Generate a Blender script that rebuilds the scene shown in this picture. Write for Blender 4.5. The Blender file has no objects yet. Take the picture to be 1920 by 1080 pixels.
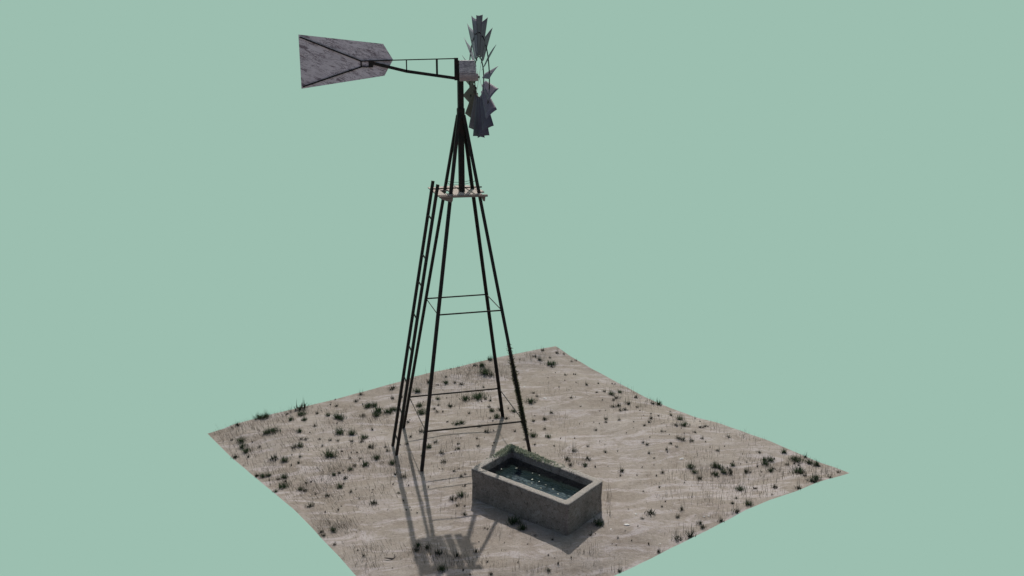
import bpy, bmesh, math, random
from mathutils import Vector, Matrix, noise

# ---------------------------------------------------------------- camera, world, sun, exposure
C = bpy.context.scene
COL = C.collection
R = math.radians
cam_data = bpy.data.cameras.new('camera')
cam = bpy.data.objects.new('camera', cam_data)
COL.objects.link(cam)
cam.location = (-3.7264, -17.0790, 7.5008)
cam.rotation_euler = (R(90 - 14.4639), 0, R(74.7803 - 90))
cam_data.lens = 35.0
cam_data.sensor_width = 36.0
cam_data.clip_end = 1000
cam_data.clip_start = 0.1
C.camera = cam

SUN_DIR = Vector((0.235, 0.87, 1.0)).normalized()          # towards the sun
SUN_EL = math.asin(SUN_DIR.z)
SUN_AZ = math.atan2(SUN_DIR.x, SUN_DIR.y)
world = bpy.data.worlds.new('World')
C.world = world
world.use_nodes = True
wn = world.node_tree
bg = wn.nodes['Background']
sky = wn.nodes.new('ShaderNodeTexSky')
sky.sky_type = 'NISHITA'
sky.sun_disc = False
sky.sun_elevation = SUN_EL
sky.sun_rotation = SUN_AZ
sky.air_density = 1.0
sky.dust_density = 4.0
sky.ozone_density = 0.4
# sand-coloured glow added below the horizon as bounce fill for the shaded vane
tc = wn.nodes.new('ShaderNodeTexCoord'); sx = wn.nodes.new('ShaderNodeSeparateXYZ')
wn.links.new(tc.outputs['Generated'], sx.inputs[0])
lt = wn.nodes.new('ShaderNodeMath'); lt.operation = 'LESS_THAN'; lt.inputs[1].default_value = 0.0
wn.links.new(sx.outputs[2], lt.inputs[0])
mxw = wn.nodes.new('ShaderNodeMixRGB'); mxw.inputs[2].default_value = (3.6, 3.2, 3.2, 1)
wn.links.new(lt.outputs[0], mxw.inputs[0]); wn.links.new(sky.outputs[0], mxw.inputs[1])
wn.links.new(mxw.outputs[0], bg.inputs[0])
bg.inputs[1].default_value = 0.092

sun_data = bpy.data.lights.new('sun', 'SUN')
sun_data.energy = 3.15
sun_data.angle = R(0.5)
sun_data.color = (1.0, 0.965, 0.90)
sun = bpy.data.objects.new('sun', sun_data)
COL.objects.link(sun)
sun.rotation_euler = SUN_DIR.to_track_quat('Z', 'Y').to_euler()
sun.location = (3, 10, 14)

C.render.engine = 'CYCLES'
C.view_settings.view_transform = 'Standard'
C.view_settings.look = 'None'
C.view_settings.exposure = 0.0
C.view_settings.gamma = 1.0
C.view_settings.use_curve_mapping = False

# ---------------------------------------------------------------- helpers
def mesh_obj(name, bm, mat=None, parent=None, smooth=False):
    me = bpy.data.meshes.new(name)
    bm.normal_update()
    bm.to_mesh(me)
    bm.free()
    if smooth:
        for p in me.polygons: p.use_smooth = True
    if mat: me.materials.append(mat)
    o = bpy.data.objects.new(name, me)
    COL.objects.link(o)
    if parent: o.parent = parent
    return o

def tag(o, label=None, cat=None, group=None, kind=None):
    if label: o['label'] = label
    if cat: o['category'] = cat
    if group: o['group'] = group
    if kind: o['kind'] = kind
    return o

def add_bar(bm, a, b, w, h=None, up=(0, 0, 1)):
    """square bar from a to b, w across, h along 'up'"""
    h = w if h is None else h
    a = Vector(a); b = Vector(b)
    d = (b - a).normalized()
    s = d.cross(Vector(up))
    if s.length < 1e-4: s = d.cross(Vector((1, 0, 0)))
    s.normalize()
    u = s.cross(d).normalized()
    vs = []
    for p in (a, b):
        for i, j in ((-1, -1), (1, -1), (1, 1), (-1, 1)):
            vs.append(bm.verts.new(p + s * (i * w / 2) + u * (j * h / 2)))
    for f in ((0, 1, 2, 3), (7, 6, 5, 4), (0, 4, 5, 1), (1, 5, 6, 2), (2, 6, 7, 3), (3, 7, 4, 0)):
        bm.faces.new([vs[k] for k in f])

def add_angle(bm, a, b, w, t, sx, sy):
    """L-section steel angle from a to b; flanges point to sx (x) and sy (y) from the outer corner"""
    a = Vector(a); b = Vector(b)
    prof = [(0, 0), (w, 0), (w, t), (t, t), (t, w), (0, w)]
    rings = []
    for p in (a, b):
        rings.append([bm.verts.new(p + Vector(((q[0] - w / 2) * sx, (q[1] - w / 2) * sy, 0))) for q in prof])
    n = len(prof)
    for i in range(n):
        bm.faces.new((rings[0][i], rings[0][(i + 1) % n], rings[1][(i + 1) % n], rings[1][i]))
    bm.faces.new(rings[0]); bm.faces.new(rings[1][::-1])
    bmesh.ops.recalc_face_normals(bm, faces=bm.faces[:])

def add_tube(bm, pts, r, seg=8, closed=False):
    pts = [Vector(p) for p in pts]
    n = len(pts)
    rings = []
    for i, p in enumerate(pts):
        if closed: d = pts[(i + 1) % n] - pts[i - 1]
        else: d = pts[min(i + 1, n - 1)] - pts[max(i - 1, 0)]
        d.normalize()
        s = d.cross(Vector((0, 0, 1)))
        if s.length < .05: s = d.cross(Vector((1, 0, 0)))
        s.normalize(); u = s.cross(d)
        rr = r[i] if isinstance(r, (list, tuple)) else r
        rings.append([bm.verts.new(p + (s * math.cos(a) + u * math.sin(a)) * rr) for a in [2 * math.pi * k / seg for k in range(seg)]])
    m = n if closed else n - 1
    for i in range(m):
        A, B = rings[i], rings[(i + 1) % n]
        for k in range(seg):
            bm.faces.new((A[k], A[(k + 1) % seg], B[(k + 1) % seg], B[k]))
    if not closed:
        bm.faces.new(rings[0][::-1]); bm.faces.new(rings[-1])

def add_box(bm, x0, x1, y0, y1, z0, z1):
    v = [bm.verts.new(p) for p in ((x0, y0, z0), (x1, y0, z0), (x1, y1, z0), (x0, y1, z0), (x0, y0, z1), (x1, y0, z1), (x1, y1, z1), (x0, y1, z1))]
    for f in ((3, 2, 1, 0), (4, 5, 6, 7), (0, 1, 5, 4), (1, 2, 6, 5), (2, 3, 7, 6), (3, 0, 4, 7)):
        bm.faces.new([v[k] for k in f])

def add_prism(bm, poly, y0, y1):
    """polygon of (x, z) points extruded from y0 to y1"""
    A = [bm.verts.new((x, y0, z)) for x, z in poly]
    B = [bm.verts.new((x, y1, z)) for x, z in poly]
    n = len(poly)
    bm.faces.new(A); bm.faces.new(B[::-1])
    for i in range(n): bm.faces.new((A[i], B[i], B[(i + 1) % n], A[(i + 1) % n]))
    bmesh.ops.recalc_face_normals(bm, faces=bm.faces[:])

def bevel(o, w, seg=2):
    m = o.modifiers.new('bevel', 'BEVEL'); m.width = w; m.segments = seg; m.limit_method = 'ANGLE'
    return o

# ---------------------------------------------------------------- materials
class NT:
    def __init__(s, name):
        s.m = bpy.data.materials.new(name); s.m.use_nodes = True
        s.t = s.m.node_tree; s.t.nodes.clear()
        s.out = s.t.nodes.new('ShaderNodeOutputMaterial')
    def n(s, typ, **kw):
        x = s.t.nodes.new('ShaderNode' + typ)
        for k, v in kw.items(): setattr(x, k, v)
        return x
    def l(s, a, b): s.t.links.new(a, b)
    def val(s, node, **kw):
        for k, v in kw.items(): node.inputs[k.replace('_', ' ')].default_value = v
        return node
    def coord(s, scale=(1, 1, 1), rot=(0, 0, 0), kind='Object'):
        c = s.n('TexCoord'); m = s.n('Mapping'); k = s.n('Mapping')
        m.inputs['Rotation'].default_value = rot; k.inputs['Scale'].default_value = scale
        s.l(c.outputs[kind], m.inputs[0]); s.l(m.outputs[0], k.inputs[0]); return k.outputs[0]
    def noise(s, co, scale, detail=5, rough=.6, dist=0):
        x = s.n('TexNoise'); x.inputs['Scale'].default_value = scale; x.inputs['Detail'].default_value = detail
        x.inputs['Roughness'].default_value = rough; x.inputs['Distortion'].default_value = dist
        s.l(co, x.inputs['Vector']); return x.outputs['Fac']
    def ramp(s, fac, stops, interp='LINEAR'):
        x = s.n('ValToRGB'); x.color_ramp.interpolation = interp
        e = x.color_ramp.elements
        while len(e) < len(stops): e.new(.5)
        for el, (p, c) in zip(e, stops):
            el.position = p
            el.color = (c, c, c, 1) if isinstance(c, (int, float)) else (*c, 1)
        s.l(fac, x.inputs[0]); return x.outputs[0]
    def mix(s, fac, a, b, mode='MIX'):
        x = s.n('MixRGB', blend_type=mode)
        for sock, v in ((x.inputs[0], fac), (x.inputs[1], a), (x.inputs[2], b)):
            if isinstance(v, (int, float)): sock.default_value = v
            elif isinstance(v, tuple): sock.default_value = (*v, 1)
            else: s.l(v, sock)
        return x.outputs[0]
    def math(s, op, a, b=0.0):
        x = s.n('Math', operation=op)
        for sock, v in ((x.inputs[0], a), (x.inputs[1], b)):
            if isinstance(v, (int, float)): sock.default_value = v
            else: s.l(v, sock)
        return x.outputs[0]
    def bump(s, h, strength, dist=.01):
        x = s.n('Bump'); x.inputs['Strength'].default_value = strength; x.inputs['Distance'].default_value = dist
        s.l(h, x.inputs['Height']); return x.outputs[0]
    def done(s, col, rough=.8, metal=0, nrm=None, spec=.3):
        b = s.n('BsdfPrincipled')
        if isinstance(col, tuple): b.inputs['Base Color'].default_value = (*col, 1)
        else: s.l(col, b.inputs['Base Color'])
        if isinstance(rough, (int, float)): b.inputs['Roughness'].default_value = rough
        else: s.l(rough, b.inputs['Roughness'])
        b.inputs['Metallic'].default_value = metal
        b.inputs['Specular IOR Level'].default_value = spec
        if nrm: s.l(nrm, b.inputs['Normal'])
        s.l(b.outputs[0], s.out.inputs[0]); return s.m

def m_sand():
    t = NT('sand')
    co = t.coord()
    big = t.noise(co, .55, 4, .6, .6)
    patch = t.noise(co, 1.7, 7, .72, .8)
    pale = t.noise(t.coord(scale=(.8, 2.4, 1), rot=(0, 0, R(8))), 1.0, 8, .72, 1.6)
    streak = t.noise(t.coord(scale=(.7, 4.2, 1), rot=(0, 0, R(3))), 1.5, 8, .75, 2.4)
    grit = t.noise(co, 17, 5, .85)
    grain = t.noise(co, 48, 4, .85)
    c = t.ramp(big, [(.3, (.262, .222, .190)), (.5, (.292, .252, .220)), (.72, (.325, .288, .262))])
    c = t.mix(t.ramp(patch, [(.36, .75), (.50, 0)]), c, (.215, .178, .150))
    c = t.mix(t.ramp(patch, [(.54, 0), (.68, .7)]), c, (.375, .332, .30))
    c = t.mix(t.ramp(pale, [(.50, 0), (.60, .95)]), c, (.405, .36, .352))
    c = t.mix(t.ramp(t.noise(co, .9, 6, .75, 1.2), [(.36, .4), (.48, 0)]), c, (.235, .197, .178))
    c = t.mix(t.ramp(streak, [(.57, 0), (.66, .3)]), c, (.46, .415, .385))
    c = t.mix(t.ramp(streak, [(.36, .25), (.44, 0)]), c, (.215, .180, .155))
    edge = t.noise(co, 2.8, 6, .8, .5)
    c = t.mix(t.ramp(edge, [(.60, 0), (.74, .4)]), c, (.33, .235, .20))
    c = t.mix(t.ramp(grit, [(.34, .7), (.46, 0)]), c, (.17, .138, .112))
    c = t.mix(t.ramp(grit, [(.56, 0), (.70, .6)]), c, (.46, .42, .39))
    c = t.mix(t.ramp(grain, [(.30, .8), (.44, 0)]), c, (.12, .095, .078))
    c = t.mix(t.ramp(grain, [(.60, 0), (.76, .6)]), c, (.54, .50, .47))
    v = t.n('TexVoronoi'); v.inputs['Scale'].default_value = 6.0; t.l(co, v.inputs['Vector'])
    peb = t.ramp(v.outputs['Distance'], [(.045, 1), (.08, 0)])
    sel = t.ramp(t.noise(co, 1.2, 3, .7), [(.46, 0), (.58, .8)])
    c = t.mix(t.math('MULTIPLY', peb, sel), c, (.09, .07, .055))
    h = t.math('ADD', t.math('MULTIPLY', grain, .25), t.math('ADD', t.math('MULTIPLY', grit, .8), t.math('MULTIPLY', patch, 1.6)))
    return t.done(c, .95, 0, t.bump(h, .5, .03), .1)

def m_iron(name, col=(.012, .014, .012), rust=(.040, .022, .017)):
    t = NT(name)
    co = t.coord()
    n = t.noise(co, 9, 6, .7)
    f = t.noise(co, 60, 3, .7)
    c = t.mix(t.ramp(n, [(.42, 0), (.68, 1)]), col, rust)
    c = t.mix(t.ramp(f, [(.58, 0), (.75, .5)]), c, (.075, .07, .06))
    return t.done(c, .72, .1, t.bump(f, .3, .004), .3)

def m_vane():
    t = NT('worn_white_paint')
    s1 = t.noise(t.coord(scale=(1.2, 1, 6.5), rot=(0, R(-19), 0)), 1.9, 6, .72, .9)
    s2 = t.noise(t.coord(scale=(1.3, 1, 6), rot=(0, R(-23), 0)), 3.0, 6, .78, .7)
    bl = t.noise(t.coord(), 2.0, 4, .6)
    c = t.ramp(bl, [(.3, (.60, .53, .54)), (.6, (.72, .64, .65)), (.75, (.78, .71, .71))])
    line = t.math('ABSOLUTE', t.math('SUBTRACT', s1, .5))
    gate = t.ramp(t.noise(t.coord(), 3.0, 3, .6), [(.40, 1), (.66, .25)])
    c = t.mix(t.math('MULTIPLY', t.ramp(line, [(.007, 1), (.024, 0)]), gate), c, (.14, .10, .11))
    c = t.mix(t.ramp(s2, [(.545, 0), (.59, .9)]), c, (.20, .15, .165))
    c = t.mix(t.ramp(t.noise(t.coord(), 5, 5, .8), [(.60, 0), (.72, .35)]), c, (.32, .18, .16))
    return t.done(c, .6, 0, None, .3)

def m_blade():
    t = NT('galvanised_blade')
    co = t.coord()
    n = t.noise(co, 2.6, 5, .65)
    c = t.ramp(n, [(.3, (.19, .18, .19)), (.55, (.26, .25, .26)), (.78, (.36, .35, .36))])
    oi = t.n('ObjectInfo')          # per-blade tint, with the wheel's light and shade painted in
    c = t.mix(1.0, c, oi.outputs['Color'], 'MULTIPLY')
    f = t.noise(co, 14, 6, .8)
    c = t.mix(t.ramp(f, [(.56, 0), (.68, .6)]), c, (.10, .052, .04))
    c = t.mix(t.ramp(t.noise(co, 32, 4, .8), [(.66, 0), (.73, .7)]), c, (.38, .36, .38))
    return t.done(c, .6, 0, t.bump(f, .2, .01), .25)

def m_hood():
    t = NT('weathered_hood')
    s = t.noise(t.coord(scale=(1, 1, 4)), 16, 7, .8, .6)
    n = t.noise(t.coord(), 9, 6, .8)
    c = t.ramp(n, [(.35, (.34, .32, .34)), (.52, (.62, .58, .59)), (.7, (.74, .70, .70))])
    c = t.mix(t.ramp(s, [(.44, .8), (.53, 0)]), c, (.17, .15, .19))
    z = t.n('SeparateXYZ'); t.l(t.n('TexCoord').outputs['Object'], z.inputs[0])
    low = t.ramp(t.math('SUBTRACT', z.outputs[2], 6.0), [(.72, 1), (.84, 0)])
    c = t.mix(t.math('MULTIPLY', low, t.ramp(s, [(.4, .35), (.6, 1)])), c, (.36, .235, .19))
    return t.done(c, .65, 0, t.bump(s, .3, .006), .3)

def m_wood():
    t = NT('bleached_plank')
    g = t.noise(t.coord(scale=(6, 1, 6)), 9, 7, .7, .4)
    c = t.ramp(g, [(.3, (.33, .27, .23)), (.55, (.46, .40, .36)), (.75, (.56, .51, .47))])
    return t.done(c, .85, 0, t.bump(g, .3, .004), .15)

def m_wood_dark():
    t = NT('brown_board')
    g = t.noise(t.coord(scale=(1, 6, 6)), 9, 7, .7, .4)
    c = t.ramp(g, [(.3, (.15, .11, .09)), (.6, (.26, .21, .175)), (.8, (.34, .29, .25))])
    return t.done(c, .85, 0, t.bump(g, .3, .004), .15)

def m_concrete():
    t = NT('rough_concrete')
    co = t.coord()
    big = t.noise(co, 3, 5, .7, .4)
    mid = t.noise(co, 13, 7, .85)
    fine = t.noise(co, 42, 4, .9)
    c = t.ramp(big, [(.3, (.20, .160, .145)), (.55, (.30, .252, .232)), (.78, (.41, .36, .34))])
    c = t.mix(t.ramp(mid, [(.36, .85), (.48, 0)]), c, (.09, .068, .058))
    c = t.mix(t.ramp(fine, [(.34, .8), (.46, 0)]), c, (.08, .06, .052))
    c = t.mix(t.ramp(fine, [(.56, 0), (.70, .7)]), c, (.56, .51, .48))
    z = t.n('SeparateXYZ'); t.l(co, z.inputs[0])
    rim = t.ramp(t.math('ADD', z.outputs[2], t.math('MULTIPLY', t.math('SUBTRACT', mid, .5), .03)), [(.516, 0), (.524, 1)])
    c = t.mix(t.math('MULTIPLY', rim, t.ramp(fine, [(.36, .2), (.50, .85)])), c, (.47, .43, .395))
    h = t.math('ADD', t.math('MULTIPLY', mid, 1.2), fine)
    return t.done(c, .95, 0, t.bump(h, .8, .03), .1)

def m_leaf(name, cols, rough=.75, sc=3):
    t = NT(name)
    n = t.noise(t.coord(), sc, 3, .6)
    c = t.ramp(n, [(.3, cols[0]), (.7, cols[1])])
    t.done(c, rough, 0, None, .15)
    pb = t.out.inputs[0].links[0].from_socket
    tl = t.n('BsdfTranslucent'); t.l(c, tl.inputs[0])
    mx = t.n('MixShader'); mx.inputs[0].default_value = .28
    t.l(pb, mx.inputs[1]); t.l(tl.outputs[0], mx.inputs[2]); t.l(mx.outputs[0], t.out.inputs[0])
    return t.m

SAND = m_sand()
IRON = m_iron('blackened_iron')
IRON2 = m_iron('dark_wire', (.02, .022, .022), (.05, .035, .03))
VANE = m_vane(); BLADE = m_blade(); HOOD = m_hood(); WOOD = m_wood(); BOARD = m_wood_dark(); CONC = m_concrete()
MOSS = m_leaf('pale_moss', ((.13, .155, .09), (.50, .52, .42)), .9, 38)
MOSS2 = m_leaf('olive_moss', ((.04, .048, .018), (.11, .12, .05)), .9, 25)
K_MAT = m_leaf('dark_tuft', ((.015, .020, .012), (.038, .047, .028)))
D_MAT = m_leaf('brown_tuft', ((.016, .014, .009), (.030, .024, .016)))
G_MAT = m_leaf('green_bush', ((.020, .042, .020), (.066, .095, .048)))
DRY = m_leaf('dry_blade', ((.060, .052, .038), (.14, .12, .09)))

# ---------------------------------------------------------------- terrain
G_SIDE=8.5213; G_ROT=0.33587; G_CX=0.71387; G_CY=-0.58870
EDGE={
'LF':[(0,-.135),(.035,-.109),(.063,-.065),(.102,-.048),(.16,-.024),(.261,-.015),(.307,-.009),(.393,.027),(.5,.072),(.543,.118),(.587,.129),(.669,.119),(.722,.137),(.799,.146),(.865,.138),(.946,.13),(1,.112)],
'FR':[(0,.112),(.089,.001),(.18,-.073),(.291,-.138),(.387,-.189),(.465,-.187),(.552,-.152),(.644,-.055),(.721,-.018),(.788,.018),(.848,.015),(.92,.012),(.965,.042),(1,.053)],
'RN':[(0,.053),(.101,.110),(.164,.095),(.241,.117),(.303,.102),(.359,.042),(.412,-.005),(.483,-.058),(.554,-.12),(.599,-.152),(.66,-.18),(.8,-.16),(1,-.1)],
'LN':[(0,-.135),(.152,-.133),(.273,-.07),(.336,-.034),(.424,.02),(.517,.07),(.588,.061),(.649,.032),(.703,.024),(.777,-.02),(.9,-.08),(1,-.1)]}
def edge_h(k,u):
    P=EDGE[k]
    u=min(max(u,0),1)
    for (a,ha),(b,hb) in zip(P,P[1:]):
        if u<=b:
            t=(u-a)/(b-a); t=t*t*(3-2*t)*.5+t*.5
            return ha+(hb-ha)*t
    return P[-1][1]
def sstep(a,b,x):
    x=min(max((x-a)/(b-a),0),1); return x*x*(3-2*x)
def ground_st(s,t):
    c,n=math.cos(G_ROT),math.sin(G_ROT); h=G_SIDE
    x=(s-.5)*h; y=(t-.5)*h
    return G_CX+c*x-n*y, G_CY+n*x+c*y
def ground_z(x,y):
    c,n=math.cos(G_ROT),math.sin(G_ROT)
    dx,dy=x-G_CX,y-G_CY
    s=(c*dx+n*dy)/G_SIDE+.5; t=(-n*dx+c*dy)/G_SIDE+.5
    e=[(edge_h('LF',s),1-t),(edge_h('FR',1-t),1-s),(edge_h('RN',1-s),t),(edge_h('LN',1-t),s)]
    ws=0; z=0
    for h,d in e:
        w=1/(max(d,0)+.004)**2
        ws+=w; z+=w*h
    z/=ws
    dm=min(abs(d) for _,d in e)
    k=1-sstep(.0,.13,dm)
    r=.018*math.sin(1.7*x+.6*y+1)+.014*math.sin(2.3*y-1.1*x)+.008*math.sin(4.1*x+2.2*y+2)
    q=sstep(.9,2.4,math.hypot(x-.57,y+2.8))
    return z*k*(.25+.75*q) + r*(1-k)*sstep(0,.3,dm)*q
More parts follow.
